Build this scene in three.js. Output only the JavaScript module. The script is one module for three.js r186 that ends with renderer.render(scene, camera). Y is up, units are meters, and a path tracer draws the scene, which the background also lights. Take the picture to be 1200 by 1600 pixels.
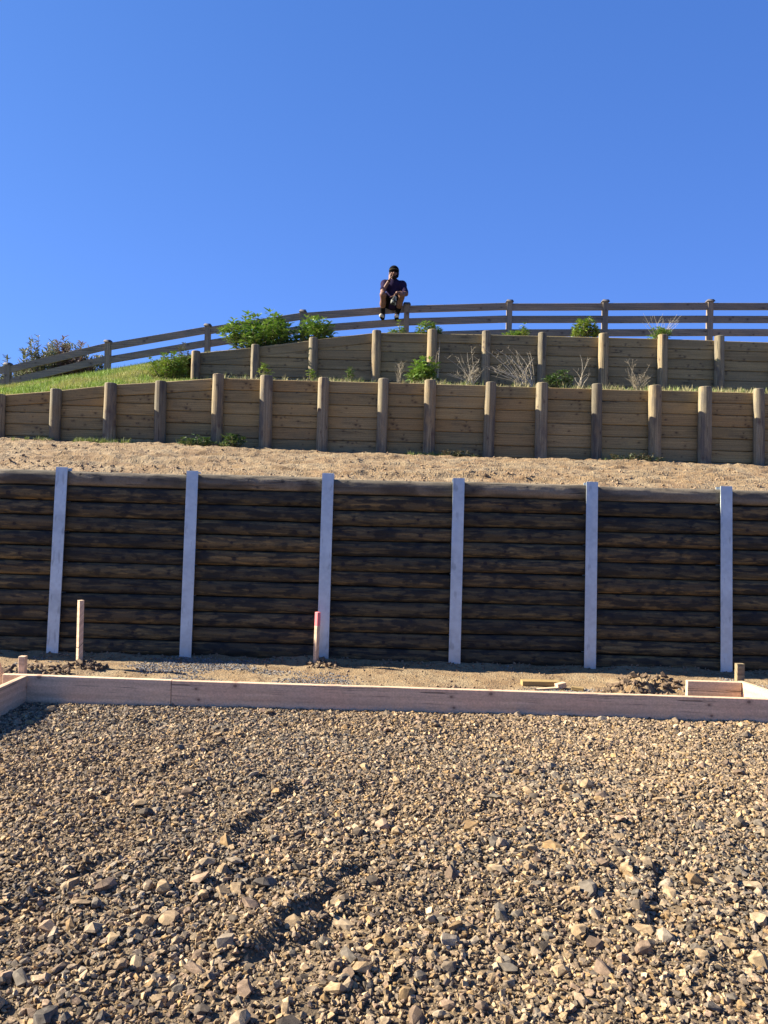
import * as THREE from 'three';
import { mergeGeometries, mergeVertices } from 'three/addons/utils/BufferGeometryUtils.js';
import { ConvexGeometry } from 'three/addons/geometries/ConvexGeometry.js';
import { ImprovedNoise } from 'three/addons/math/ImprovedNoise.js';
import { MarchingCubes } from 'three/addons/objects/MarchingCubes.js';

// ------------------------------------------------------------------ camera, sky, sun, exposure
const R = Math.PI / 180;
const scene = new THREE.Scene();
const camera = new THREE.PerspectiveCamera(67, 768 / 1024, 0.05, 2000);
camera.position.set(0, 1.57, 0);
camera.rotation.set(0, 0, 1.6 * R);
const EXPOSURE = 3.5;
const SUN_EL = 32 * R, SUN_AZ = 7 * R;                       // sun stands to the left, a little behind the walls
const sunDir = new THREE.Vector3(-Math.cos(SUN_EL) * Math.cos(SUN_AZ), Math.sin(SUN_EL), -Math.cos(SUN_EL) * Math.sin(SUN_AZ));
const sun = new THREE.DirectionalLight(new THREE.Color(1, 0.89, 0.73), 5);
sun.position.copy(sunDir).multiplyScalar(60).add(new THREE.Vector3(0, 2, -9));
sun.target.position.set(0, 2, -9); scene.add(sun, sun.target);
sun.castShadow = true; sun.shadow.mapSize.set(4096, 4096);
Object.assign(sun.shadow.camera, { left: -14, right: 14, top: 14, bottom: -14, near: 1, far: 140 });
{
  const W = 512, H = 256, data = new Float32Array(W * H * 4), Z = [0.042, 0.136, 0.475], Hz = [0.205, 0.45, 1.3];
  for (let j = 0; j < H; j++) for (let i = 0; i < W; i++) {
    const el = ((j + 0.5) / H - 0.5) * Math.PI, az = ((i + 0.5) / W - 0.5) * 2 * Math.PI;
    const x = Math.cos(az) * Math.cos(el), z = Math.sin(az) * Math.cos(el), y = Math.sin(el);
    const gam = Math.acos(Math.max(-1, Math.min(1, x * sunDir.x + y * sunDir.y + z * sunDir.z))) / R;
    const g = Math.exp(-Math.max(0, el / R) / 18), k = (j * W + i) * 4;
    for (let c = 0; c < 3; c++) {
      let v = (Z[c] + (Hz[c] - Z[c]) * g) * (1 + [2.1, 1.9, 1.3][c] * Math.exp(-gam / 35)) + [0.7, 0.7, 0.6][c] * Math.exp(-gam / 9);
      if (el < 0) v = [0.16, 0.12, 0.08][c];
      data[k + c] = v / EXPOSURE;
    }
    data[k + 3] = 1;
  }
  const t = new THREE.DataTexture(data, W, H, THREE.RGBAFormat, THREE.FloatType);
  t.mapping = THREE.EquirectangularReflectionMapping; t.magFilter = t.minFilter = THREE.LinearFilter; t.needsUpdate = true;
  scene.background = t; scene.environment = t;
}
const renderer = new THREE.WebGLRenderer({ antialias: true });
renderer.toneMapping = THREE.LinearToneMapping; renderer.toneMappingExposure = EXPOSURE;
renderer.shadowMap.enabled = true;

// ------------------------------------------------------------------ helpers
function rng(a) { return () => { a |= 0; a = (a + 0x6d2b79f5) | 0; let t = Math.imul(a ^ (a >>> 15), 1 | a); t = (t + Math.imul(t ^ (t >>> 7), 61 | t)) ^ t; return ((t ^ (t >>> 14)) >>> 0) / 4294967296; }; }
const rnd = rng(7), rr = (a, b, r = rnd) => a + (b - a) * r();
const clamp = (x, a = 0, b = 1) => Math.max(a, Math.min(b, x)), mix = (a, b, t) => a + (b - a) * t;
const smooth = (a, b, x) => { const t = clamp((x - a) / (b - a)); return t * t * (3 - 2 * t); };
const mixc = (a, b, t) => [mix(a[0], b[0], t), mix(a[1], b[1], t), mix(a[2], b[2], t)];
const PN = new ImprovedNoise();
const pn = (x, y, z = 0) => PN.noise(x + 100.37, y + 57.13, z + 11.7);
const pfbm = (x, y, o = 4, z = 0) => { let s = 0, a = 1; for (let i = 0; i < o; i++) { s += a * pn(x, y, z + i * 7.3); x *= 2.03; y *= 2.03; a *= 0.5; } return s; };
const LAT = (() => { const r = rng(99), a = new Float32Array(65536); for (let i = 0; i < 65536; i++) a[i] = r(); return a; })();
function vnoise(x, y, px, py, s) {                            // periodic value noise, period px, py
  const ix = Math.floor(x), iy = Math.floor(y); let fx = x - ix, fy = y - iy; fx = fx * fx * (3 - 2 * fx); fy = fy * fy * (3 - 2 * fy);
  const h = (a, b) => LAT[(((a % px) + px) % px * 1619 + ((b % py) + py) % py * 31337 + s * 6971) & 65535];
  return mix(mix(h(ix, iy), h(ix + 1, iy), fx), mix(h(ix, iy + 1), h(ix + 1, iy + 1), fx), fy);
}
const tfbm = (u, v, fx, fy, o, s) => { let t = 0, a = 0.5, n = 0; for (let i = 0; i < o; i++) { t += a * vnoise(u * fx, v * fy, fx, fy, s + i * 13); n += a; a *= 0.5; fx *= 2; fy *= 2; } return t / n; };
const toS = (c) => { c = clamp(c); return Math.round(255 * (c <= 0.0031308 ? c * 12.92 : 1.055 * Math.pow(c, 1 / 2.4) - 0.055)); };
function textures(W, H, fn) {                                 // fn(u, v) -> [r, g, b (linear), height 0..1]
  const a = new Uint8Array(W * H * 4), b = new Uint8Array(W * H * 4);
  for (let j = 0; j < H; j++) for (let i = 0; i < W; i++) {
    const c = fn((i + 0.5) / W, (j + 0.5) / H), k = (j * W + i) * 4, h = Math.round(255 * clamp(c[3]));
    a[k] = toS(c[0]); a[k + 1] = toS(c[1]); a[k + 2] = toS(c[2]); a[k + 3] = 255; b[k] = b[k + 1] = b[k + 2] = h; b[k + 3] = 255;
  }
  return [a, b].map((d, n) => { const t = new THREE.DataTexture(d, W, H); t.wrapS = t.wrapT = THREE.RepeatWrapping; t.magFilter = THREE.LinearFilter; t.minFilter = THREE.LinearMipmapLinearFilter; t.generateMipmaps = true; if (!n) t.colorSpace = THREE.SRGBColorSpace; t.needsUpdate = true; return t; });
}
const taken = {};
function numbered(n) { taken[n] = (taken[n] ?? -1) + 1; return taken[n] ? n + '_' + String(taken[n]).padStart(3, '0') : n; }
function cast(m) { m.castShadow = m.receiveShadow = true; return m; }
function thing(name, label, category, pos = [0, 0, 0], group) { const o = new THREE.Group(); o.name = numbered(name); o.position.set(...pos); scene.add(o); o.userData = { label, category }; if (group) o.userData.group = group; return o; }
function part(name, geo, mat, parent, label) { const m = cast(new THREE.Mesh(geo, mat)); m.name = name; parent.add(m); if (label) m.userData.label = label; return m; }
function soleThing(name, geo, mat, label, category, kind) { const m = cast(new THREE.Mesh(geo, mat)); m.name = numbered(name); scene.add(m); m.userData = { label, category }; if (kind) m.userData.kind = kind; return m; }
function struct(name, geo, mat, label) { const m = cast(new THREE.Mesh(geo, mat)); m.name = name; m.userData.kind = 'structure'; if (label) m.userData.label = label; scene.add(m); return m; }
function geoFrom(pos, uv, col) { const g = new THREE.BufferGeometry(); g.setAttribute('position', new THREE.Float32BufferAttribute(pos, 3)); if (uv) g.setAttribute('uv', new THREE.Float32BufferAttribute(uv, 2)); if (col) g.setAttribute('color', new THREE.Float32BufferAttribute(col, 3)); g.computeVertexNormals(); return g; }
function sheet(x0, x1, nx, z0, z1, nz, h, us = 1) {            // height field, uv in metres * us
  const pos = [], uv = [], ix = [];
  for (let j = 0; j <= nz; j++) for (let i = 0; i <= nx; i++) { const x = mix(x0, x1, i / nx), z = mix(z0, z1, j / nz); pos.push(x, h(x, z), z); uv.push(x * us, z * us); }
  for (let j = 0; j < nz; j++) for (let i = 0; i < nx; i++) { const a = j * (nx + 1) + i, b = a + 1, c = a + nx + 1, d = c + 1; z1 > z0 ? ix.push(a, c, b, b, c, d) : ix.push(a, b, c, b, d, c); }
  const g = new THREE.BufferGeometry(); g.setAttribute('position', new THREE.Float32BufferAttribute(pos, 3)); g.setAttribute('uv', new THREE.Float32BufferAttribute(uv, 2)); g.setIndex(ix); g.computeVertexNormals(); return g;
}
// chamfered board: 4 corners in the xy plane, front face towards +z, grain along x
function board(x0, x1, yb0, yb1, yt0, yt1, zf, th, ch = 0.006, uo = 0, vo = 0) {
  const q = [[x0, yb0], [x1, yb1], [x1, yt1], [x0, yt0]], cx = (x0 + x1) / 2, cy = (yb0 + yb1 + yt0 + yt1) / 4, pos = [], uv = [];
  const inset = q.map(([x, y]) => [x + Math.sign(cx - x) * ch, y + Math.sign(cy - y) * Math.min(ch, Math.abs(cy - y) * 0.4)]);
  const F = inset.map(([x, y]) => [x, y, zf]), S = q.map(([x, y]) => [x, y, zf - ch]), B = q.map(([x, y]) => [x, y, zf - th]);
  const tri = (a, b, c) => { for (const p of [a, b, c]) { pos.push(...p); uv.push((p[0] + uo) / 2, (p[1] + p[2] + vo) / 0.8); } };
  const quad = (a, b, c, d) => { tri(a, b, c); tri(a, c, d); };
  quad(...F); quad(B[1], B[0], B[3], B[2]);
  for (let i = 0; i < 4; i++) { const j = (i + 1) % 4; quad(S[i], S[j], F[j], F[i]); quad(B[i], B[j], S[j], S[i]); }
  return geoFrom(pos, uv);
}
function pole(r0, r1, h, seed, segs = 18, rows = 12, wob = 0.03) {   // round post, base at 0, worn top edge, grain along its height
  const pos = [], uv = [], ix = [], prof = [];
  for (let j = 0; j <= rows; j++) prof.push([mix(r0, r1, j / rows), (h - 0.015) * j / rows]);
  prof.push([r1 * 0.9, h - 0.002], [r1 * 0.5, h], [0.0005, h + 0.002]);
  for (const [r, y] of prof) for (let i = 0; i <= segs; i++) {
    const a = i / segs * 2 * Math.PI, w = 1 + wob * pn(Math.cos(a) * 1.3 + seed, y * 1.5, Math.sin(a) * 1.3) * 2 + 0.012 * pn(Math.cos(a) * 6 + seed, y * 3, Math.sin(a) * 6);
    pos.push(Math.cos(a) * r * w, y, -Math.sin(a) * r * w); uv.push((y + seed * 0.37) / 2, (a * r0 + seed * 0.19) / 0.8);
  }
  for (let j = 0; j < prof.length - 1; j++) for (let i = 0; i < segs; i++) { const a = j * (segs + 1) + i, b = a + 1, c = a + segs + 1, d = c + 1; ix.push(a, b, c, b, d, c); }
  const g = new THREE.BufferGeometry(); g.setAttribute('position', new THREE.Float32BufferAttribute(pos, 3)); g.setAttribute('uv', new THREE.Float32BufferAttribute(uv, 2)); g.setIndex(ix); g.computeVertexNormals(); return g;
}
function tube(pts, r0, r1, segs = 5, n) {
  const c = new THREE.CatmullRomCurve3(pts.map((p) => new THREE.Vector3(...p))); n = n ?? pts.length * 3;
  const g = new THREE.TubeGeometry(c, n, 1, segs), p = g.attributes.position;
  for (let i = 0; i <= n; i++) { const q = c.getPointAt(i / n), r = mix(r0, r1, i / n); for (let j = 0; j <= segs; j++) { const k = i * (segs + 1) + j; p.setXYZ(k, q.x + (p.getX(k) - q.x) * r, q.y + (p.getY(k) - q.y) * r, q.z + (p.getZ(k) - q.z) * r); } }
  return g;
}
const instances = (name, geo, mat, list, parent, kind = 'stuff') => {    // list of [Matrix4, Color]
  const m = cast(new THREE.InstancedMesh(geo, mat, list.length)); list.forEach(([M, c], i) => { m.setMatrixAt(i, M); if (c) m.setColorAt(i, c); });
  m.name = name; m.userData.kind = kind; parent.add(m); return m;
};

// ------------------------------------------------------------------ materials
function woodTex(o) {
  const r = rng(o.seed), knots = [];
  for (let i = 0; i < o.knots; i++) knots.push([r(), r(), rr(0.009, 0.02, r) * (o.knotScale ?? 1), r()]);
  const LX = 2, LY = 0.8;
  return textures(1024, 512, (u, v) => {
    let w = 0.05 * (tfbm(u, v, 3, 3, 3, o.seed) - 0.5), core = 0, halo = 0;
    for (const [ku, kv, kr, ks] of knots) {
      let dx = u - ku; dx -= Math.round(dx); let dy = v - kv; dy -= Math.round(dy); dx *= LX; dy *= LY;
      const d = Math.hypot(dx * 0.75, dy), e = Math.exp(-((dx / (kr * 4)) ** 2) - (dy / (kr * 2.4)) ** 2);
      w += Math.sign(dy) * e * 0.02; core = Math.max(core, smooth(kr * 1.05, kr * 0.6, d + 0.004 * (tfbm(u, v, 64, 32, 2, 5) - 0.5))); halo = Math.max(halo, smooth(kr * 2.6, kr, d) * 0.6);
    }
    const g1 = tfbm(u, v + w, 3, 90, 3, o.seed + 3), g2 = tfbm(u, v + w * 0.8, 8, 220, 2, o.seed + 5), ring = 0.5 + 0.5 * Math.sin((v + w + 0.02 * tfbm(u, v, 2, 6, 2, o.seed + 9)) * 2 * Math.PI * o.rings);
    const grain = 0.45 * g1 + 0.25 * g2 + 0.3 * ring, patch = tfbm(u, v, 4, 6, 4, o.seed + 21), fine = tfbm(u, v, 200, 100, 2, o.seed + 31);
    const crack = smooth(0.7, 0.78, tfbm(u, v + w * 0.5, 5, 150, 2, o.seed + 41)) * smooth(0.5, 0.65, tfbm(u, v, 6, 10, 2, o.seed + 43));
    let c = mixc(o.dark, o.light, clamp(grain * 1.3 - 0.15)); if (o.streak) { const s1 = tfbm(u, v + w, 9, 34, 5, o.seed + 61), s2 = tfbm(u, v + w, 9, 44, 4, o.seed + 63), s3 = tfbm(u, v, 24, 20, 5, o.seed + 67); c = mixc(c, o.patch2, smooth(0.55, 0.68, s2) * o.patchy); c = mixc(c, o.patch, smooth(0.44, 0.62, s1 * 0.6 + s3 * 0.4) * 0.9); } else c = mixc(c, o.patch, smooth(0.48, 0.68, patch) * o.patchy);
    if (o.patch2 && !o.streak) c = mixc(c, o.patch2, smooth(0.52, 0.7, tfbm(u, v, 5, 5, 4, o.seed + 77)) * o.patchy);
    c = mixc(c, o.knot, core * 0.85 + halo * (1 - core) * 0.45); const k = (1 - 0.75 * crack) * (0.8 + 0.4 * fine) * (0.82 + 0.36 * tfbm(u, v, 2, 26, 2, o.seed + 55));
    return [c[0] * k, c[1] * k, c[2] * k, 0.45 + 0.35 * (grain - 0.5) - 0.45 * crack + 0.1 * fine - 0.1 * core];
  });
}
function wood(o) { const [map, bumpMap] = woodTex(o); return new THREE.MeshStandardMaterial({ map, bumpMap, bumpScale: o.bump ?? 0.004, roughness: o.rough ?? 0.85 }); }
const tinted = (m, cs) => cs.map((c) => { const k = m.clone(); k.color.setRGB(...c); return k; });
const M = {};
M.plank = tinted(wood({ seed: 11, knots: 26, rings: 26, dark: [0.202, 0.146, 0.059], light: [0.377, 0.285, 0.124], patch: [0.224, 0.175, 0.082], patch2: [0.315, 0.216, 0.082], patchy: 0.6, knot: [0.078, 0.048, 0.023], bump: 0.003 }), [[1, 1, 1], [0.84, 0.85, 0.84], [1.1, 1.07, 1.0], [0.92, 0.86, 0.8], [0.76, 0.8, 0.82]]);
M.plankOld = tinted(wood({ seed: 17, knots: 24, rings: 26, dark: [0.160, 0.128, 0.059], light: [0.309, 0.245, 0.120], patch: [0.190, 0.156, 0.078], patch2: [0.239, 0.189, 0.092], patchy: 0.6, knot: [0.064, 0.046, 0.027], bump: 0.003 }), [[1, 1, 1], [0.85, 0.86, 0.85], [1.1, 1.08, 1.02], [0.93, 0.9, 0.86]]);
M.post = tinted(wood({ seed: 23, knots: 16, rings: 18, dark: [0.144, 0.117, 0.065], light: [0.288, 0.244, 0.147], patch: [0.081, 0.070, 0.056], patch2: [0.237, 0.178, 0.091], patchy: 0.75, knot: [0.09, 0.06, 0.04], knotScale: 1.4, bump: 0.006 }), [[1.05, 1.05, 1.05], [0.82, 0.83, 0.85], [1.15, 1.08, 0.98], [0.68, 0.7, 0.74]]);
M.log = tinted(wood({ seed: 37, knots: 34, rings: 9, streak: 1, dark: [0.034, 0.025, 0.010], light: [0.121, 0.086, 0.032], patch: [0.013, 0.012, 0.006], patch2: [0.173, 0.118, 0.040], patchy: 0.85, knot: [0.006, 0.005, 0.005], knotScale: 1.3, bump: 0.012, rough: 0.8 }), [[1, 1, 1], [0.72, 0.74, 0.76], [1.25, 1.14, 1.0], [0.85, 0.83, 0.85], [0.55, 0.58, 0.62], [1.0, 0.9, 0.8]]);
M.logTop = wood({ seed: 41, knots: 20, rings: 9, dark: [0.054, 0.046, 0.030], light: [0.162, 0.136, 0.089], patch: [0.203, 0.166, 0.106], patch2: [0.048, 0.040, 0.028], patchy: 0.8, knot: [0.02, 0.018, 0.015], bump: 0.01 });
M.form = tinted(wood({ seed: 53, knots: 9, rings: 14, dark: [0.521, 0.360, 0.223], light: [0.707, 0.517, 0.328], patch: [0.578, 0.418, 0.271], patch2: [0.622, 0.409, 0.259], patchy: 0.5, knot: [0.16, 0.09, 0.055], bump: 0.0012, rough: 0.75 }), [[1, 1, 1], [0.94, 0.92, 0.92]]);
M.fence = tinted(wood({ seed: 61, knots: 12, rings: 18, dark: [0.151, 0.121, 0.086], light: [0.302, 0.251, 0.180], patch: [0.183, 0.159, 0.124], patch2: [0.258, 0.196, 0.131], patchy: 0.6, knot: [0.06, 0.045, 0.035], bump: 0.003 }), [[1, 1, 1], [0.85, 0.86, 0.88], [1.1, 1.05, 1]]);
M.fenceCap = new THREE.MeshStandardMaterial({ color: new THREE.Color(0.09, 0.085, 0.085), roughness: 0.8 });
{
  const [map, rough] = textures(512, 512, (u, v) => { const s = tfbm(u, v, 24, 24, 2, 3), l = tfbm(u, v, 4, 4, 4, 8), st = smooth(0.68, 0.8, tfbm(u, v, 30, 6, 3, 15)); const k = 0.47 + 0.16 * s + 0.2 * (l - 0.5) - 0.12 * st; return [k * 0.93, k * 1.02, k * 0.98, 0.42 + 0.3 * s]; });
  M.steel = new THREE.MeshStandardMaterial({ map, roughnessMap: rough, metalness: 0.65, roughness: 0.95 });
}
function dirtTex(seed, a, b, c, spots) {
  return textures(1024, 1024, (u, v) => {
    const n = tfbm(u, v, 5, 5, 6, seed), m = tfbm(u, v, 14, 14, 5, seed + 7), f = tfbm(u, v, 160, 160, 3, seed + 13), p = smooth(0.64, 0.74, tfbm(u, v, 90, 90, 2, seed + 17));
    let k = mixc(a, b, smooth(0.3, 0.7, n)); k = mixc(k, c, smooth(0.5, 0.72, m) * 0.7); const s = 0.78 + 0.44 * f; k = mixc([k[0] * s, k[1] * s, k[2] * s], spots, p * 0.6);
    return [...k, 0.35 * m + 0.45 * f + 0.3 * p];
  });
}
{
  const [map, bumpMap] = dirtTex(5, [0.205, 0.136, 0.064], [0.225, 0.166, 0.09], [0.135, 0.081, 0.036], [0.265, 0.21, 0.13]);
  M.dirt = new THREE.MeshStandardMaterial({ map, bumpMap, bumpScale: 0.02, roughness: 1 });
  const [m2, b2] = dirtTex(29, [0.1, 0.07, 0.038], [0.125, 0.09, 0.05], [0.07, 0.05, 0.028], [0.18, 0.135, 0.08]);
  M.grit = new THREE.MeshStandardMaterial({ map: m2, bumpMap: b2, bumpScale: 0.012, roughness: 1 });
  const [m3, b3] = dirtTex(43, [0.13, 0.12, 0.05], [0.17, 0.15, 0.07], [0.2, 0.15, 0.09], [0.28, 0.23, 0.14]);
  M.turf = new THREE.MeshStandardMaterial({ map: m3, bumpMap: b3, bumpScale: 0.03, roughness: 1 });
}
const leafMat = (r = 0.55) => new THREE.MeshPhysicalMaterial({ color: 0xffffff, vertexColors: true, roughness: r, transmission: 0.3, thickness: 0, side: THREE.DoubleSide });
M.leaf = leafMat(0.48); M.blade = new THREE.MeshPhysicalMaterial({ color: 0xffffff, vertexColors: true, roughness: 0.85, transmission: 0.3, thickness: 0, side: THREE.DoubleSide });
M.stem = new THREE.MeshStandardMaterial({ color: new THREE.Color(0.16, 0.13, 0.07), roughness: 0.9 });
M.dry = tinted(new THREE.MeshStandardMaterial({ roughness: 0.95 }), [[0.5, 0.45, 0.34], [0.38, 0.33, 0.23], [0.28, 0.24, 0.16]]);
M.twig = new THREE.MeshStandardMaterial({ color: new THREE.Color(0.16, 0.1, 0.085), roughness: 0.9 });

// ------------------------------------------------------------------ ground and terraces
const t2pts = [[-9, 3.12], [-6.47, 3.36], [-5.55, 3.46], [-4.63, 3.585], [-3.8, 3.655], [-2.83, 3.75], [40, 3.75]];
const t3pts = [[-3.9, 4.65], [-2.67, 4.81], [-1.5, 4.985], [-0.25, 5.17], [3, 5.2], [40, 5.22]];
const fencePts = [[-16, 2.6], [-10.3, 3.6], [-8.2, 4.02], [-6.05, 4.43], [-3.9, 4.9], [-1.85, 5.1], [0.35, 5.14], [2.6, 5.17], [40, 5.2]];
const lin = (pts, x) => { if (x <= pts[0][0]) return pts[0][1] + (x - pts[0][0]) * 0.1; for (let i = 1; i < pts.length; i++) if (x <= pts[i][0]) return mix(pts[i - 1][1], pts[i][1], (x - pts[i - 1][0]) / (pts[i][0] - pts[i - 1][0])); return pts.at(-1)[1]; };
const t2top = (x) => lin(t2pts, x), t3top = (x) => lin(t3pts, x), fenceY = (x) => lin(fencePts, x);
const RUTS = [[-0.47, -4.4, -0.72, -3.7, 0.05], [0.0, -3.62, -0.46, -2.72, 0.055], [-0.05, -3.15, -0.3, -2.85, 0.04], [0.75, -4.6, 0.45, -3.9, 0.022], [-1.15, -3.5, -1.6, -2.75, 0.03], [1.3, -3.6, 1.05, -3.0, 0.03], [-1.0, -5.2, -1.5, -4.2, 0.02]];
function gravelY(x, z) {
  let h = 0.03 * pfbm(x * 0.9, z * 0.9, 3) + 0.022 * pfbm(x * 3.1, z * 3.1, 3, 4) + 0.008 * pfbm(x * 11, z * 11, 2, 9);
  for (const [ax, az, bx, bz, A] of RUTS) {
    const dx = bx - ax, dz = bz - az, L = Math.hypot(dx, dz), t = ((x - ax) * dx + (z - az) * dz) / (L * L), s = ((x - ax) * -dz + (z - az) * dx) / L * -1 + 0.03 * pn(x * 6, z * 6);
    const sd = s; h += -Math.tanh(sd / 0.025) * Math.exp(-Math.abs(sd) / 0.075) * A * 0.86 * clamp(0.9 + 0.9 * pn(x * 3.1, z * 3.1, 21), 0.25, 1.1) * smooth(-0.15, 0.15, t) * smooth(1.15, 0.85, t);
  }
  h *= smooth(-6.15, -5.7, z) * 0.8 + 0.2;
  if (z < -5.6) h += 0.02 * smooth(-5.6, -6.0, z) * smooth(-2.2, -0.5, x);
  return h - 0.012;
}
const MOUNDS = [[-2.84, -7.42, 0.16, 0.05], [-2.72, -7.38, 0.1, 0.03], [-0.58, -7.86, 0.16, 0.04], [2.35, -7.1, 0.28, 0.09], [2.6, -7.35, 0.3, 0.08], [2.2, -6.85, 0.22, 0.06], [-3.2, -7.0, 0.35, 0.07], [0.55, -6.6, 0.35, 0.04], [0.9, -6.7, 0.3, 0.035]];
function stripY(x, z) {
  let h = 0.018 * pfbm(x * 1.1, z * 1.6, 3, 2) + 0.012 * pfbm(x * 4, z * 6, 3, 5) + 0.004 * pfbm(x * 20, z * 20, 2, 3);
  for (const [mx, mz, r, a] of MOUNDS) { const d = Math.hypot(x - mx, z - mz) / r; if (d < 2.5) h += a * Math.exp(-d * d * 1.6) * (1 + 0.9 * pfbm(x * 9, z * 9, 3, 8)); }
  h += 0.03 * smooth(-7.95, -8.15, z) * (1 + pn(x * 4, 3)) - 0.02;
  return h;
}
function bankY(x, z) {
  const t = (-8.35 - z) / 4.6, rise = mix(1.9, 2.53 + 0.08 * smooth(-1, -3, x), clamp(t * 1.0)) + 0.05 * Math.sin(Math.PI * clamp(t));
  const edge = smooth(0, 0.12, t) * smooth(1.02, 0.95, t), furrow = pn(x * 0.45 + z * 0.3, z * 4.2, 3) * 0.1 - Math.abs(pn(x * 1.6 + z * 0.8, z * 7, 8)) * 0.11 + Math.abs(pn(x * 5, z * 8, 17)) * 0.05;
  return rise + edge * 0.62 * (furrow + 0.03 * pfbm(x * 2.2, z * 2.6, 4, 1) + 0.022 * pfbm(x * 12, z * 15, 4, 6)) + 0.012 * pfbm(x * 9, z * 9, 2, 2) - (1 - edge) * 0.02;
}
const terraceY = (x, z) => { const t = clamp((-13.05 - z) / 2.45), far = mix(t2top(x) + 0.65 * (fenceY(x) - t2top(x)), t2top(x) + 0.38, smooth(-5.0, -4.1, x)); return mix(t2top(x) - 0.04, far, t) + 0.03 * pfbm(x * 2.3, z * 2.3, 3, 3); };
const hillY = (x, z) => { const front = mix(terraceY(x, -15.5), t3top(x) - 0.05, smooth(-4.5, -3.9, x)), t = clamp((-15.5 - z) / 1.3); let h = mix(front, Math.max(front, fenceY(x)), t); if (z < -17.2) h -= (-17.2 - z) * 0.22; return h + 0.02 * pfbm(x * 2, z * 2, 3, 5); };
struct('ground', sheet(-300, 300, 12, 300, -300, 12, () => -0.3, 0.5), M.dirt);
const pad = struct('gravel_pad', sheet(-4.2, 4.2, 240, -1.2, -6.16, 150, gravelY, 0.7), M.grit, 'bed of crushed stone in front of the timber formwork');
struct('gravel_yard', mergeGeometries([sheet(-40, 40, 40, 40, -1.2, 20, (x, z) => -0.03, 0.7), sheet(-40, -4.2, 20, -1.2, -6.16, 6, () => -0.03, 0.7), sheet(4.2, 40, 20, -1.2, -6.16, 6, () => -0.03, 0.7)]), M.grit);
struct('dirt_strip', mergeGeometries([sheet(-5.2, 5.2, 460, -6.16, -8.32, 96, stripY, 0.6), sheet(-40, -5.2, 20, -6.16, -8.32, 4, () => -0.02, 0.6), sheet(5.2, 40, 20, -6.16, -8.32, 4, () => -0.02, 0.6)]), M.dirt, 'strip of bare ochre dirt at the foot of the log wall');
struct('dirt_bank', sheet(-11, 11, 620, -8.33, -13.02, 150, bankY, 0.5), M.dirt, 'bare furrowed dirt slope between the log wall and the lower plank wall');
struct('terrace', sheet(-14, 14, 140, -13.04, -15.52, 30, terraceY, 0.6), M.turf);
struct('hill_top', mergeGeometries([sheet(-14, 14, 140, -15.52, -20, 30, hillY, 0.6), sheet(-80, 80, 40, -20, -120, 20, (x, z) => hillY(clamp(x, -14, 14), z) - Math.abs(x) * 0.03 * smooth(14, 40, Math.abs(x)), 0.6)]), M.turf);
const fill = (x0, x1, z0, z1, top) => { const g = sheet(x0, x1, 60, z0, z1, 1, (x, z) => top(x), 0.5), b = sheet(x0, x1, 60, z0 + 0.001, z0 + 0.0011, 1, (x, z) => 0); const p = b.attributes.position; for (let i = 0; i < p.count; i++) { const up = i > 60; p.setXYZ(i, p.getX(i), up ? top(p.getX(i)) : -0.2, z0); } b.computeVertexNormals(); return mergeGeometries([g, b]); };
struct('retained_soil', mergeGeometries([fill(-11, 11, -8.42, -12.9, () => 1.75), fill(-14, 14, -13.12, -15.4, (x) => t2top(x) - 0.25), fill(-3.86, 14, -15.64, -17, (x) => t3top(x) - 0.25)]), M.dirt);

// ------------------------------------------------------------------ crushed stone
function rock(seed, n = 15, flat = 0.62) {
  const r = rng(seed), pts = [];
  for (let i = 0; i < n; i++) { const z = 2 * r() - 1, a = r() * 6.283, q = Math.sqrt(1 - z * z), k = 0.36 + 0.16 * r(); pts.push(new THREE.Vector3(clamp(q * Math.cos(a) * 1.25, -0.95, 0.95) * k * 1.15, z * k * flat * 1.2, q * Math.sin(a) * k)); }
  const g = new ConvexGeometry(pts), p = g.attributes.position, nn = g.attributes.normal, uv = [];
  for (let i = 0; i < p.count; i++) { const ax = Math.abs(nn.getX(i)), ay = Math.abs(nn.getY(i)), az = Math.abs(nn.getZ(i)); const u = ax > ay && ax > az ? [p.getZ(i), p.getY(i)] : ay > az ? [p.getX(i), p.getZ(i)] : [p.getX(i), p.getY(i)]; uv.push(u[0] + seed * 0.31, u[1] + seed * 0.17); }
  g.setAttribute('uv', new THREE.Float32BufferAttribute(uv, 2)); return g;
}
const [stoneMap, stoneBump] = textures(256, 256, (u, v) => { const a = tfbm(u, v, 4, 4, 5, 71), f = tfbm(u, v, 64, 64, 2, 73), k = clamp(0.62 + 0.5 * (a - 0.5) * 1.6 + 0.35 * (f - 0.5)); return [k, k * (0.97 + 0.05 * a), k * (0.9 + 0.14 * a), 0.6 * a + 0.4 * f]; });
M.stone = new THREE.MeshStandardMaterial({ map: stoneMap, bumpMap: stoneBump, bumpScale: 0.0015, roughness: 0.95 });
const PAL = [[0.62, 0.47, 0.29], [0.55, 0.42, 0.26], [0.52, 0.4, 0.28], [0.42, 0.34, 0.25], [0.24, 0.2, 0.16], [0.58, 0.4, 0.2], [0.74, 0.6, 0.42], [0.34, 0.28, 0.22], [0.5, 0.37, 0.27], [0.6, 0.46, 0.3]];
const greyness = (x, z) => smooth(0.0, 0.5, pfbm(x * 0.7 + 3, z * 0.8, 3, 12) + 0.45 * smooth(-0.3, -1.8, x) * smooth(-4.6, -5.6, z));
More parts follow.
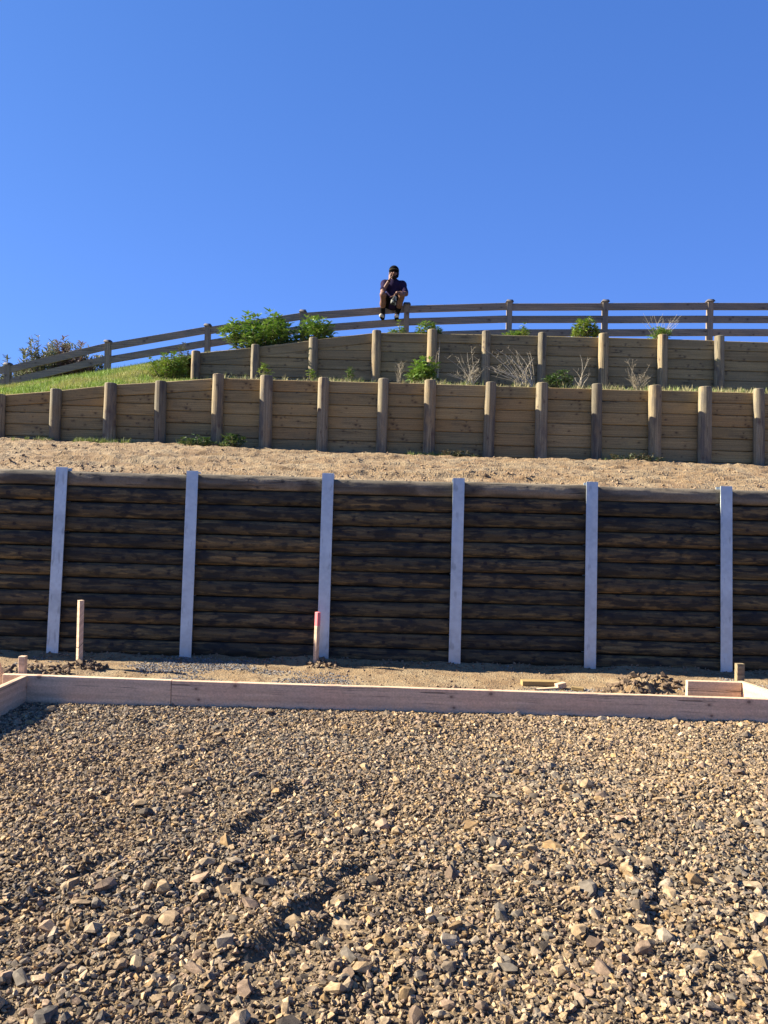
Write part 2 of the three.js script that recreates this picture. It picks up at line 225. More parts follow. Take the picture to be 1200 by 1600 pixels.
function stoneColor(x, z, r) {
  const g = greyness(x, z), q = r(); let c = PAL[Math.floor(q * PAL.length)];
  if (r() < g * 0.4) c = [[0.42, 0.37, 0.3], [0.3, 0.27, 0.23], [0.5, 0.43, 0.34], [0.2, 0.18, 0.16]][Math.floor(r() * 4)];
  const k = 0.36 + 0.56 * r(); return [c[0] * k * 1.12, c[1] * k * 1.04, c[2] * k * 0.9];
}
{
  const r = rng(1234), m4 = (x, y, z, s, tilt) => new THREE.Matrix4().compose(new THREE.Vector3(x, y, z), new THREE.Quaternion().setFromEuler(new THREE.Euler(rr(-tilt, tilt, r), r() * 6.283, rr(-tilt, tilt, r), 'YXZ')), new THREE.Vector3(s * rr(0.75, 1.25, r), s * rr(0.6, 1.15, r), s * rr(0.7, 1.15, r)));
  const inView = (x, z) => Math.abs(x) < -z * 0.52 + 0.75;
  const place = (n, sizes, sink, tilt, keep) => { const out = []; for (let i = 0; i < n; i++) { const z = -Math.sqrt(rr(1.9 ** 2, 6.07 ** 2, r)), x = rr(-3.95, 3.95, r); if (!inView(x, z) || (x < -2.86 && z < -3.9)) continue; if (keep && r() > keep(x, z)) continue; const s = sizes(r, z); const y = gravelY(x, z) + s * sink; out.push([x, y, z, s, tilt]); } return out; };
  const coarseness = (x, z) => 0.35 + 0.65 * smooth(-0.35, 0.35, pfbm(x * 1.3, z * 1.3, 3, 21) + 0.6 * smooth(-3.8, -2.5, z) + 0.3 * smooth(-0.5, 1.5, x) - 0.2);
  const coarse = place(5200, (q, z) => 0.034 + 0.05 * q() ** 2.2, 0.2, 0.45, (x, z) => coarseness(x, z) ** 2 * mix(0.3, 1, smooth(-5, -3, z)));
  const medium = place(100000, (q) => 0.018 + 0.02 * q() ** 1.6, 0.27, 0.7, (x, z) => 0.4 + 0.6 * coarseness(x, z));
  const small = place(110000, (q) => 0.01 + 0.01 * q(), 0.3, 1.0);
  const crumbs = place(50000, (q) => 0.006 + 0.006 * q(), 0.3, 1.5, (x, z) => smooth(-5, -3, z));
  const score = (a) => a[3] / -a[2], inFrame = (a) => Math.abs(a[0]) < -a[2] * 0.5 && a[2] < -2.25;
  coarse.sort((a, b) => score(b) - score(a));
  const near = coarse.filter(inFrame).slice(0, 300), nearSet = new Set(near), rest = coarse.filter((a) => !nearSet.has(a));
  const shapes = [...Array(14)].map((_, i) => rock(100 + i, 20 + (i % 5) * 2, 0.5 + 0.3 * ((i * 0.37) % 1)));
  const tones = [...Array(16)].map((_, i) => { const m = M.stone.clone(); const c = stoneColor(i * 0.7 - 3, -2.5 - (i % 4), r), q = Math.min(1, 0.42 / c[0]); m.color.setRGB(c[0] * q, c[1] * q, c[2] * q); return m; });
  for (const [x, y, z, s, t] of near) { const m = part('stone', shapes[Math.floor(r() * 14)], tones[Math.floor(r() * 16)], pad); m.applyMatrix4(m4(x, y, z, s, t)); }
  const inst = (list) => list.map(([x, y, z, s, t]) => [m4(x, y, z, s, t), new THREE.Color().setRGB(...stoneColor(x, z, r))]);
  const third = (l, k) => l.filter((_, i) => i % 3 === k);
  instances('coarse_gravel', rock(301, 24, 0.62), M.stone, inst(rest), pad);
  for (let k = 0; k < 3; k++) instances('medium_gravel', rock(311 + k, 11 + k, 0.55 + 0.12 * k), M.stone, inst(third(medium, k)), pad);
  for (let k = 0; k < 2; k++) instances('fine_gravel', rock(321 + k, 10, 0.7), M.stone, inst(small.filter((_, i) => i % 2 === k)), pad);
  instances('grit', rock(331, 8, 0.8), M.stone, inst(crumbs), pad);
  // grey-blue screenings lying in patches on the dirt strip, and brown clods
  const strip = scene.getObjectByName('dirt_strip'), scr = [];
  for (let i = 0; i < 48000; i++) { const x = rr(-3.6, 3.9, r), z = rr(-8.1, -6.2, r), d = smooth(0.12, 0.5, pfbm(x * 0.9, z * 1.6, 3, 31) + 0.75 * Math.exp(-(((x + 1.75) / 0.9) ** 2) - ((z + 7.5) / 0.4) ** 2) + 0.4 * Math.exp(-(((x - 0.0) / 1.2) ** 2) - ((z + 7.2) / 0.4) ** 2) - 0.15); if (r() > d) continue; const k = rr(0.5, 1.2, r); scr.push([m4(x, stripY(x, z) + 0.003, z, rr(0.01, 0.022, r), 1.2), new THREE.Color().setRGB(0.31 * k, 0.31 * k, 0.31 * k)]); }
  instances('stone_screenings', rock(341, 9, 0.7), M.stone, scr, strip);
  const cl = [], clod = (x, z, s, c) => cl.push([m4(x, stripY(x, z) + s * 0.25, z, s, 1), new THREE.Color().setRGB(...c)]);
  for (const [mx, mz, mr, a] of MOUNDS) for (let i = 0; i < mr * 420; i++) { const x = mx + rr(-1, 1, r) * mr, z = mz + rr(-1, 1, r) * mr * 0.8, k = rr(0.6, 1.15, r); clod(x, z, rr(0.012, 0.055, r) * (r() < 0.12 ? 1.5 : 1), [0.22 * k, 0.15 * k, 0.09 * k]); }
  for (let i = 0; i < 900; i++) { const z = r() < 0.6 ? rr(-8.14, -7.95, r) : rr(-7.9, -6.2, r), k = rr(0.6, 1.1, r); clod(rr(-4, 4.2, r), z, rr(0.01, 0.035, r), [0.3 * k, 0.21 * k, 0.13 * k]); }
  for (let i = 0; i < 260; i++) { const k = rr(0.6, 1.1, r); clod(rr(-2.9, 3, r), rr(-6.24, -6.18, r) - r() * 0.15, rr(0.015, 0.05, r), [0.26 * k, 0.185 * k, 0.115 * k]); }
  instances('dirt_clods', rock(351, 14, 0.85), M.stone, cl, strip);
  const bank = scene.getObjectByName('dirt_bank'), bc = [];
  for (let i = 0; i < 4200; i++) { const x = rr(-7.5, 7.5, r), z = r() < 0.45 ? rr(-9.2, -8.4, r) : rr(-12.8, -8.4, r); if (pfbm(x * 1.5, z * 1.5, 2, 44) < -0.1 && r() < 0.7) continue; const s = 0.01 + 0.045 * r() ** 3, k = rr(0.75, 1.25, r); bc.push([m4(x, bankY(x, z) + s * 0.2, z, s, 1.1), new THREE.Color().setRGB(0.34 * k, 0.235 * k, 0.135 * k)]); }
  instances('dirt_clods', rock(361, 13, 0.8), M.stone, bc, bank);
}

// ------------------------------------------------------------------ log wall with steel posts
{
  const wall = thing('log_retaining_wall', 'lowest retaining wall of dark half-round logs slotted between galvanised steel posts', 'retaining wall', [0, 0, -8.15]);
  wall.rotation.x = -Math.atan(0.12 / 1.92);
  const xs = [-6.26, -4.85, -3.43, -2.035, -0.6, 0.78, 2.2, 3.63, 5.04, 6.45], r = rng(77), TOP = 1.925;
  const logGeo = (x0, x1, y0, y1, bulge, seed) => {
    const pos = [], uv = [], ix = [], P = 16, N = 44, h = y1 - y0, tilt = rr(-0.006, 0.006, r);
    for (let i = 0; i <= N; i++) for (let j = 0; j <= P + 2; j++) {
      const x = mix(x0, x1, i / N); let y, z;
      if (j === 0 || j === P + 2) { y = j ? h - 0.004 : 0.004; z = -0.09; } else { const t = (j - 1) / P, e = Math.PI * t; y = h / 2 - (h / 2 - 0.0025) * Math.cos(e); z = -0.012 + bulge * Math.pow(Math.sin(e), 0.66) * (1 + 0.07 * pn(x * 1.7 + seed, y * 9, seed)) + 0.006 * pn(x * 5 + seed, y * 45, seed * 2) + 0.004 * pn(x * 16 + seed, y * 80, seed); }
      pos.push(x, y0 + y + tilt * (i / N - 0.5) * 2 + 0.0015 * pn(x * 2, seed), z - 0.02); uv.push((x + seed * 0.73) / 2, (j / (P + 2) * 0.22 + seed * 0.291) / 0.8);
    }
    for (let i = 0; i < N; i++) for (let j = 0; j < P + 2; j++) { const a = i * (P + 3) + j, b = a + 1, c = a + P + 3, d = c + 1; ix.push(a, c, b, b, c, d); }
    const g = new THREE.BufferGeometry(); g.setAttribute('position', new THREE.Float32BufferAttribute(pos, 3)); g.setAttribute('uv', new THREE.Float32BufferAttribute(uv, 2)); g.setIndex(ix); g.computeVertexNormals(); return g;
  };
  for (let b = 0; b < xs.length - 1; b++) {
    let y = TOP + rr(-0.012, 0.006, r); const off = rr(-0.005, 0.005, r);
    for (let k = 0; k < 13; k++) {
      const h = (k === 0 ? 0.165 : 0.1605) + rr(-0.006, 0.006, r) + (k ? off * 0.2 : 0);
      const bulge = (k === 0 ? 0.062 : 0.05) + rr(-0.006, 0.008, r);
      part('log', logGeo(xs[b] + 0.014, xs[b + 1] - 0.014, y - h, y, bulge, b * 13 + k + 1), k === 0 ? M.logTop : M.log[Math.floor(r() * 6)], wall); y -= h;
    }
  }
  const fl = 0.12, dep = 0.125, tk = 0.01, sh = new THREE.Shape();
  const H = [[-fl / 2, 0], [fl / 2, 0], [fl / 2, -tk], [tk / 2, -tk], [tk / 2, -dep + tk], [fl / 2, -dep + tk], [fl / 2, -dep], [-fl / 2, -dep], [-fl / 2, -dep + tk], [-tk / 2, -dep + tk], [-tk / 2, -tk], [-fl / 2, -tk]];
  H.forEach(([x, y], i) => (i ? sh.lineTo(x, y) : sh.moveTo(x, y)));
  const g = new THREE.ExtrudeGeometry(sh, { depth: 2.35, bevelEnabled: true, bevelSize: 0.0015, bevelThickness: 0.0015, bevelSegments: 1 }); g.rotateX(-Math.PI / 2); g.scale(1, 1, -1);
  { const ix = []; const p = g.attributes.position; for (let i = 0; i < p.count; i += 3) { for (const a of ['position', 'normal', 'uv']) { const A = g.attributes[a]; for (let c = 0; c < A.itemSize; c++) { const t = A.array[(i + 1) * A.itemSize + c]; A.array[(i + 1) * A.itemSize + c] = A.array[(i + 2) * A.itemSize + c]; A.array[(i + 2) * A.itemSize + c] = t; } } } g.computeVertexNormals(); }
  const lean = [0.3, 0.35, 0.15, 0.5, 0.25, -0.25, -0.15, 0.05, 0, 0];
  xs.forEach((x, i) => { const m = part('steel_post', g, M.steel, wall); const gg = g.clone(), u = gg.attributes.uv; for (let k = 0; k < u.count; k++) u.setXY(k, u.getX(k) * 1.2 + i * 0.37, u.getY(k) * 1.2 + i * 0.23); m.geometry = gg; m.position.set(x, -0.4 + rr(-0.012, 0.018, r), 0.056); m.rotation.z = lean[i] * R * 0.5; });
}

// ------------------------------------------------------------------ two plank walls
function plankWall(wall, xs, tops, postR, zf, topLine, bottom, mats, opt) {
  const r = rng(opt.seed), rowH = 0.2;
  for (let b = 0; b < xs.length - 1; b++) {
    const x0 = xs[b], x1 = xs[b + 1], T0 = topLine(x0 + 0.02), T1 = topLine(x1 - 0.02), slope = Math.abs(T1 - T0) > 0.04;
    const pl = (yb0, yb1, yt0, yt1) => part('plank', board(x0 + 0.004, x1 - 0.004, yb0 + 0.003, yb1 + 0.003, yt0 - 0.003, yt1 - 0.003, zf + rr(-0.009, 0.006, r), 0.05, 0.01, r() * 2, r() * 0.8), mats[Math.floor(r() * mats.length)], wall);
    let B0 = T0, B1 = T1;                                  // underside of the top plank
    if (slope) { pl(T0 - rowH, T1 - rowH, T0, T1); B0 -= rowH; B1 -= rowH; }
    const base = Math.max(B0, B1) + rr(-0.01, 0.01, r) - (slope ? 0.03 : 0);
    for (let k = 0; k < 9; k++) {
      const yt = slope ? base + 0.06 - k * rowH : base - k * rowH, yb = yt - rowH, a0 = Math.min(yt, B0), a1 = Math.min(yt, B1);
      if (yt < bottom) break;
      if (a0 - yb < 0.012 && a1 - yb < 0.012) continue;
      const tl = rr(-0.004, 0.004, r);
      pl(Math.min(yb, a0 - 0.006), Math.min(yb, a1 - 0.006), a0, a1);
    }
  }
  xs.forEach((x, i) => {
    if (tops[i] === null) return; const rad = postR * rr(0.82, 1.02, r), low = bottom - 0.25, m = part('post', pole(rad * 1.04, rad * 0.98, tops[i] - low, i * 3.7 + opt.seed), mats === M.plank ? M.post[[0, 0, 2, 1, 0, 3, 2, 0][i % 8]] : M.post[[2, 0, 1, 2][i % 4]], wall);
    m.position.set(x, low, zf + rad * 0.85); m.rotation.set(-0.6 * R, r() * 6.28, rr(-1.3, 0.7, r) * R);
  });
}
{
  const xs = [-8.4, -7.42, -6.47, -5.54, -4.625, -3.78, -2.83, -2.015, -1.07, -0.075, 0.715, 1.705, 2.59, 3.525, 4.495, 5.325, 6.24, 7.2, 8.1];
  const tops = [3.15, 3.25, 3.36, 3.475, 3.595, 3.65, 3.8, 3.79, 3.785, 3.8, 3.795, 3.79, 3.8, 3.81, 3.81, 3.81, 3.81, 3.8, 3.8];
  const wall = thing('plank_retaining_wall', 'middle retaining wall of tan planks behind round timber posts, above the bare dirt slope', 'retaining wall');
  plankWall(wall, xs, tops, 0.108, -13.0, t2top, 2.5, M.plank, { seed: 5 });
  const xs3 = [-3.84, -2.66, -1.495, -0.24, 0.865, 1.955, 3.065, 4.295, 5.475, 6.62, 7.8, 8.9];
  const tops3 = [4.68, 4.84, 5.01, 5.19, 5.235, 5.24, 5.24, 5.25, 5.26, 5.27, 5.29, 5.29];
  const wall3 = thing('plank_retaining_wall', 'upper retaining wall of grey olive planks with round posts, just below the rail fence', 'retaining wall');
  plankWall(wall3, xs3, tops3, 0.1, -15.52, t3top, 4.0, M.plankOld, { seed: 15 });
}

// ------------------------------------------------------------------ rail fence on the hill top
{
  const f = thing('rail_fence', 'weathered timber post and rail fence along the hill top against the sky', 'fence'), r = rng(31);
  const ps = [[-10.4, 4.15], [-8.22, 4.57], [-6.07, 5.12], [-3.92, 5.53], [-1.87, 5.89], [0.37, 6.11], [2.59, 6.23], [4.66, 6.29], [6.93, 6.36], [9.22, 6.42]], z = -16.75;
  const drop = [0.07, 0.345, 0.635];
  for (let i = 0; i < ps.length; i++) {
    const [x, t] = ps[i], y0 = t - 1.35, post = part('post', new THREE.BoxGeometry(0.115, t - 0.045 - y0, 0.115).translate(0, (t - 0.045 + y0) / 2, 0), M.fence[i % 3], f);
    { const u = post.geometry.attributes.uv; for (let k = 0; k < u.count; k++) u.setXY(k, u.getY(k) * 0.6 + i * 0.3, u.getX(k) * 0.15 + i * 0.21); }
    post.position.set(x, 0, z);
    const cap = part('post_cap', new THREE.CylinderGeometry(0.085, 0.118, 0.045, 4).rotateY(Math.PI / 4), M.fenceCap, post); cap.position.y = t - 0.0225;
    if (i) { const [x0, t0] = ps[i - 1]; for (const d of drop) { const e = rr(-0.008, 0.008, r); const g = board(x0 + 0.05, x - 0.05, t0 - d - 0.15 + e, t - d - 0.15 + e, t0 - d + e, t - d + e, z + 0.035, 0.045, 0.004, r() * 2, r() * 0.8); part('rail', g, M.fence[Math.floor(r() * 3)], f); } }
  }
}

// ------------------------------------------------------------------ formwork, stakes, offcuts
{
  const r = rng(91);
  // a board standing on edge from a to b (plan), face to the left of a->b... thickness 45 mm
  const edgeBoard = (a, b, y0, h, th = 0.045, mat = M.form[0]) => { const L = Math.hypot(b[0] - a[0], b[1] - a[1]), g = board(0, L, y0, y0, y0 + h, y0 + h, th / 2, th, 0.003, r() * 2, r() * 0.8), m = new THREE.Mesh(g, mat); g.rotateY(-Math.atan2(b[1] - a[1], b[0] - a[0])); g.translate(a[0], 0, a[1]); return g; };
  const peg = (x, z, h, w, d, tx = 0, tz = 0) => { const g = board(-w / 2, w / 2, -0.1, -0.1, h, h, d / 2, d, 0.003, r() * 2, r() * 0.8); g.rotateX(tx); g.rotateZ(tz); g.translate(x, 0, z); return g; };
  const f = thing('timber_formwork', 'long line of pinkish formwork boards on edge along the gravel', 'formwork');
  part('board', edgeBoard([-2.98, -6.14], [-1.632, -6.09], -0.025, 0.228), M.form[0], f);
  part('board', edgeBoard([-1.628, -6.09], [4.6, -6.0], -0.025, 0.226), M.form[1], f);
  part('return_board', edgeBoard([-2.84, -3.7], [-2.8, -6.105], -0.025, 0.224), M.form[1], f);
  part('peg', peg(-2.86, -6.2, 0.335, 0.05, 0.05), M.form[1], f); part('peg', peg(-2.99, -6.22, 0.29, 0.055, 0.045, 0.1, 0.3), M.form[0], f);
  const f2 = thing('timber_formwork', 'small corner pocket of pale formwork boards behind the long board at the right', 'formwork');
  part('board', edgeBoard([2.63, -6.62], [3.09, -6.62], -0.03, 0.232), M.form[0], f2);
  part('board', edgeBoard([3.105, -6.66], [3.26, -6.0], -0.03, 0.232), M.form[1], f2);
  part('peg', peg(3.13, -6.72, 0.34, 0.066, 0.05, 0, 0.01), M.post[2], f2);
  const s1 = thing('survey_stake', 'plain timber stake in a small dirt mound near the left end of the log wall', 'stake', [-2.89, 0.03, -7.44]);
  const stakeG = (h, w) => { const g = board(-w / 2, w / 2, -0.25, -0.25, h, h, w / 2, w, 0.003, r(), r()); return g; };
  part('shaft', stakeG(0.61, 0.045), M.form[0], s1); s1.rotation.set(0, -38 * R, 0.2 * R);
  const s2 = thing('survey_stake', 'timber stake with a pink painted top in front of a steel post', 'stake', [-0.655, 0.02, -7.9]);
  part('shaft', stakeG(0.37, 0.042), M.form[1], s2);
  const pink = new THREE.MeshStandardMaterial({ color: new THREE.Color(0.78, 0.2, 0.2), roughness: 0.7 }), pt = part('painted_top', board(-0.021, 0.021, 0.37, 0.37, 0.51, 0.51, 0.021, 0.042, 0.003), pink, s2, 'pink painted top'); s2.rotation.set(0, -40 * R, -1.2 * R);
  const off = (label, x, z, l, h, w, turn, tilt, mat) => { const g = board(-l / 2, l / 2, 0, 0, h, h, w / 2, w, 0.003, r(), r()); const m = soleThing('timber_offcut', g, mat, label, 'offcut'); m.position.set(x, stripY(x, z) + 0.005, z); m.rotation.set(0, turn, tilt); return m; };
  off('longest timber offcut lying on the dirt behind the formwork', 1.52, -7.3, 0.36, 0.045, 0.09, 0.05, 0, M.plank[2]);
  off('short pale block of timber at the right end of the longest offcut', 1.68, -7.16, 0.1, 0.05, 0.05, 0.5, 0.1, M.form[0]);
  off('thin splinter of wood in front of the longest offcut', 1.56, -7.12, 0.24, 0.012, 0.04, 0.16, 0.05, M.form[0]);
  off('dark stub of wood on the dirt right of the pale block', 1.82, -7.1, 0.11, 0.03, 0.05, -0.3, 0, M.plank[3]);
}

// ------------------------------------------------------------------ plants
function leafGeo(out, p, dir, nrm, L, W, col, curl = 0.2) {         // folded leaf of six triangles
  const d = dir.clone().normalize(), s = new THREE.Vector3().crossVectors(d, nrm).normalize(), n = new THREE.Vector3().crossVectors(s, d).normalize();
  const at = (a, b, c) => p.clone().addScaledVector(d, a * L).addScaledVector(s, b * W).addScaledVector(n, c * L);
  const A = at(0, 0, 0), B = at(0.35, 0.5, 0.06), C = at(0.35, -0.5, 0.06), D = at(0.4, 0, -0.02), E = at(0.75, 0.34, 0.02 - curl * 0.4), F = at(0.75, -0.34, 0.02 - curl * 0.4), G = at(0.78, 0, -0.05 - curl * 0.4), T = at(1, 0, -curl);
  for (const t of [[A, D, B], [A, C, D], [B, D, G], [B, G, E], [C, G, D], [C, F, G], [E, G, T], [G, F, T]]) for (const q of t) { out.pos.push(q.x, q.y, q.z); out.col.push(...col); }
}
const GREENS = { broad: [[0.180, 0.310, 0.050], [0.240, 0.380, 0.060], [0.120, 0.230, 0.040], [0.336, 0.460, 0.090]], yellow: [[0.264, 0.368, 0.060], [0.360, 0.425, 0.080], [0.192, 0.299, 0.050]], dull: [[0.1, 0.14, 0.06], [0.14, 0.17, 0.08], [0.16, 0.14, 0.08]], herb: [[0.13, 0.22, 0.06], [0.18, 0.28, 0.08], [0.09, 0.16, 0.04]] };
function bush(name, label, category, x, y, z, w, h, d, o = {}) {
  const r = rng(o.seed ?? 1), t = thing(name, label, category, [x, y, z], o.group), out = { pos: [], col: [] }, stems = [], cols = GREENS[o.color ?? 'broad'];
  const n = o.stems ?? 26, ls = o.leaf ?? 0.09, V = (a, b, c) => new THREE.Vector3(a, b, c);
  for (let i = 0; i < n; i++) {
    const az = r() * 6.283, q = Math.sqrt(r()), ex = Math.cos(az) * q * w / 2, ez = Math.sin(az) * q * d / 2, top = h * (0.42 + 0.58 * r()) * Math.sqrt(1 - 0.72 * q * q) * (1 + 0.3 * (o.skew ?? 0) * ex / w);
    const b = V(ex * 0.25 + rr(-0.04, 0.04, r), -0.05, ez * 0.25), e = V(ex, top, ez), m = b.clone().lerp(e, 0.5).add(V(ex * 0.2, top * 0.12, ez * 0.2)), cv = new THREE.CatmullRomCurve3([b, m, e]);
    stems.push(tube([b.toArray(), m.toArray(), e.toArray()], 0.008, 0.003, 4, 5));
    const nl = Math.round((o.leaves ?? 34) * rr(0.7, 1.3, r)), base = cols[Math.floor(r() * cols.length)];
    for (let k = 0; k < nl; k++) {
      const s = 0.22 + 0.78 * Math.pow(r(), 0.75), p = cv.getPoint(s), a = k * 2.4 + r(), up = rr(-0.1, 0.75, r), dir = V(Math.cos(a), up, Math.sin(a)); p.addScaledVector(dir, r() * ls * 0.5 * (o.spread ?? 1));
      const k2 = rr(0.6, 1.35, r), c = mixc(base, cols[Math.floor(r() * cols.length)], 0.5).map((v) => v * k2), L = ls * rr(0.6, 1.25, r);
      leafGeo(out, p, dir, V(rr(-0.4, 0.4, r), 1, rr(-0.4, 0.4, r)), L, L * (o.aspect ?? 0.46), c, rr(0.05, 0.4, r));
    }
    for (let k = 0; k < 5; k++) { const a = k * 1.257 + r(), dir = V(Math.cos(a), 1.0, Math.sin(a)); leafGeo(out, e.clone(), dir, V(-dir.x, 0.6, -dir.z), ls * 0.8, ls * 0.8 * (o.aspect ?? 0.46), cols[cols.length - 1].map((v) => v * rr(0.8, 1.1, r)), 0.2); }
  }
  part('foliage', geoFrom(out.pos, null, out.col), M.leaf, t).userData.kind = 'stuff'; part('stem', mergeGeometries(stems), M.stem, t); return t;
}
const onHill = (x, z) => hillY(x, z) - 0.02, onTer = (x, z) => terraceY(x, z) - 0.01;
bush('leafy_bush', 'largest leafy green bush, spilling over the left part of the upper plank wall', 'bush', -2.7, 4.72, -16.0, 1.6, 0.96, 0.9, { seed: 3, stems: 84, leaves: 22, leaf: 0.14, skew: 0.25, aspect: 0.42 });
bush('leafy_bush', 'leafy green bush by the fence post just right of the largest bush', 'bush', -1.5, 5.0, -15.95, 0.72, 0.62, 0.6, { seed: 4, stems: 34, leaves: 18, leaf: 0.13, aspect: 0.42 });
bush('leafy_bush', 'rounded bush on the grass at the left end of the upper plank wall', 'bush', -4.25, 3.98, -15.0, 0.86, 0.62, 0.6, { seed: 5, stems: 46, leaves: 20, leaf: 0.1, color: 'yellow' });
bush('tall_weed', 'dark upright weed sticking up behind the rounded bush at the end of the upper wall', 'weed', -4.2, 4.35, -15.75, 0.32, 0.56, 0.3, { seed: 6, stems: 11, leaves: 22, leaf: 0.08, aspect: 0.35, color: 'dull' });
bush('leafy_weed', 'small pale green weed on the wall top below the sitting person', 'weed', 0.17, 5.12, -15.85, 0.27, 0.36, 0.25, { seed: 7, stems: 9, leaves: 12, leaf: 0.085, color: 'yellow' });
bush('leafy_weed', 'low dark green weed draped over a post top right of the sitting person', 'weed', 0.75, 5.1, -15.65, 0.62, 0.36, 0.45, { seed: 8, stems: 26, leaves: 22, leaf: 0.075, color: 'broad' });
bush('leafy_weed', 'two-humped green weed on the wall top under the middle of the fence', 'weed', 2.6, 5.14, -15.9, 0.58, 0.24, 0.4, { seed: 9, stems: 22, leaves: 18, leaf: 0.075 });
bush('leafy_weed', 'slender bright shoot rising out of the two-humped weed on the wall top', 'weed', 2.8, 5.14, -15.86, 0.18, 0.48, 0.2, { seed: 10, stems: 7, leaves: 16, leaf: 0.08, color: 'yellow' });
bush('leafy_bush', 'compact bright green bush on the wall top in the right half of the photo', 'bush', 4.02, 5.16, -15.9, 0.52, 0.54, 0.5, { seed: 11, stems: 40, leaves: 22, leaf: 0.085, color: 'yellow' });
bush('leafy_weed', 'dark green weed hanging over a post top at the right, under pale dry stalks', 'weed', 5.48, 5.16, -15.62, 0.52, 0.3, 0.45, { seed: 12, stems: 22, leaves: 20, leaf: 0.075 });
bush('leafy_bush', 'bright green bush on the terrace in front of the upper wall, below the sitting person', 'bush', 0.68, 3.98, -14.7, 0.5, 0.55, 0.45, { seed: 13, stems: 34, leaves: 15, leaf: 0.13, color: 'broad' });
bush('leafy_weed', 'small weed behind a middle wall post, below the largest bush', 'weed', -2.32, 3.96, -14.5, 0.24, 0.32, 0.2, { seed: 14, stems: 8, leaves: 10, leaf: 0.09, color: 'yellow' });
bush('leafy_weed', 'smallest yellow green weed on the terrace at the foot of an upper wall post', 'weed', -1.37, 3.88, -14.0, 0.2, 0.24, 0.2, { seed: 15, stems: 7, leaves: 9, leaf: 0.07, color: 'yellow' });
bush('leafy_weed', 'lone upright weed on the terrace, midway between two upper wall posts left of the person', 'weed', -0.66, 3.88, -14.0, 0.2, 0.3, 0.18, { seed: 16, stems: 7, leaves: 11, leaf: 0.07, color: 'herb' });
bush('leafy_weed', 'broad green weed on the terrace right of the large dry weed', 'weed', 3.22, 3.96, -14.5, 0.52, 0.38, 0.4, { seed: 17, stems: 20, leaves: 18, leaf: 0.08, color: 'herb' });
bush('leafy_weed', 'leafy weed in the sun on the dirt at the foot of the middle wall', 'weed', -2.46, 2.55, -12.6, 0.38, 0.26, 0.26, { seed: 18, stems: 14, leaves: 9, leaf: 0.095, color: 'herb' });
bush('leafy_weed', 'loose trailing weed at the foot of the middle wall, left of the sunlit leafy one', 'weed', -3.1, 2.55, -12.62, 0.55, 0.2, 0.25, { seed: 19, stems: 16, leaves: 11, leaf: 0.075, color: 'herb' });
bush('leafy_weed', 'low spreading weed at the foot of the middle wall at the right', 'weed', 4.05, 2.5, -12.6, 0.95, 0.15, 0.25, { seed: 20, stems: 24, leaves: 9, leaf: 0.07, color: 'dull' });
bush('leafy_weed', 'flat strip of weed at the foot of the middle wall, near its centre', 'weed', 1.15, 2.5, -12.62, 0.6, 0.12, 0.2, { seed: 21, stems: 18, leaves: 8, leaf: 0.06, color: 'dull' });

function dryWeed(label, x, y, z, w, h, n, o = {}) {
  const r = rng(o.seed), t = thing('dry_weed', label, 'dry weed', [x, y, z]), tw = [];
  n = Math.round(n * 1.7);
  for (let i = 0; i < n; i++) {
    const tall = i < (o.tall ?? n) * 1.5, ex = rr(-0.5, 0.5, r) * w + (o.lean ?? 0) * h, top = h * rr(tall ? 0.65 : 0.25, tall ? 1 : 0.5, r), bx = rr(-0.12, 0.12, r) * w + (o.fan ? -(o.lean ?? 0) * h * 0.2 : 0), ez = rr(-0.12, 0.12, r);
    const bow = rr(-0.05, 0.05, r), P = [[bx, -0.05, 0], [mix(bx, ex, 0.3) + bow, top * 0.4, ez * 0.4], [mix(bx, ex, 0.68) + bow, top * 0.75, ez * 0.7], [ex, top, ez]];
    part('stalk', tube(P, (o.thick ?? 0.008) * 0.62, 0.002, 5, 8), M.dry[o.dark ? 1 + i % 2 : i % 2], t);
    const cv = new THREE.CatmullRomCurve3(P.map((p) => new THREE.Vector3(...p)));
    for (let k = 0; k < Math.round((o.twigs ?? 5) * 0.7); k++) { const p = cv.getPoint(rr(0.25, 0.95, r)), a = r() * 6.28, l = rr(0.05, 0.14, r); tw.push(tube([p.toArray(), [p.x + Math.cos(a) * l * 0.5, p.y + l * 0.35, p.z + Math.sin(a) * l * 0.5], [p.x + Math.cos(a) * l * 0.8, p.y + l * rr(0.3, 1, r), p.z + Math.sin(a) * l * 0.8]], 0.0028, 0.0012, 3, 4)); }
  }
  if (tw.length) part('twigs', mergeGeometries(tw), M.dry[o.dark ? 2 : 1], t).userData.kind = 'stuff'; return t;
}
dryWeed('largest pale dry weed, arching bare stalks on the terrace before the upper wall', 2.55, 3.98, -14.45, 1.1, 0.78, 17, { seed: 41, lean: -0.45, thick: 0.011, twigs: 6, tall: 9, fan: true });
dryWeed('tangled dry weed with long bent stalks left of the largest dry weed', 1.55, 3.98, -14.5, 0.75, 0.76, 13, { seed: 42, lean: -0.2, thick: 0.008, twigs: 8, tall: 4 });
dryWeed('thin pair of dry stalks on the terrace left of the bright green bush', 0.2, 3.96, -14.4, 0.2, 0.48, 4, { seed: 43, thick: 0.007, twigs: 9, dark: true });
dryWeed('sparse upright dry stalks right of the broad green weed', 3.62, 4.02, -14.6, 0.45, 0.76, 5, { seed: 44, thick: 0.008, twigs: 2, tall: 2 });
dryWeed('bushy grey dry weed with two tall stalks at the right of the terrace', 4.66, 3.96, -14.4, 0.5, 0.62, 16, { seed: 45, thick: 0.007, twigs: 7, tall: 3, dark: true });
dryWeed('fan of pale dry stalks on the wall top at the right, against the fence rails', 5.5, 5.18, -15.72, 0.85, 0.58, 12, { seed: 46, thick: 0.006, twigs: 1 });
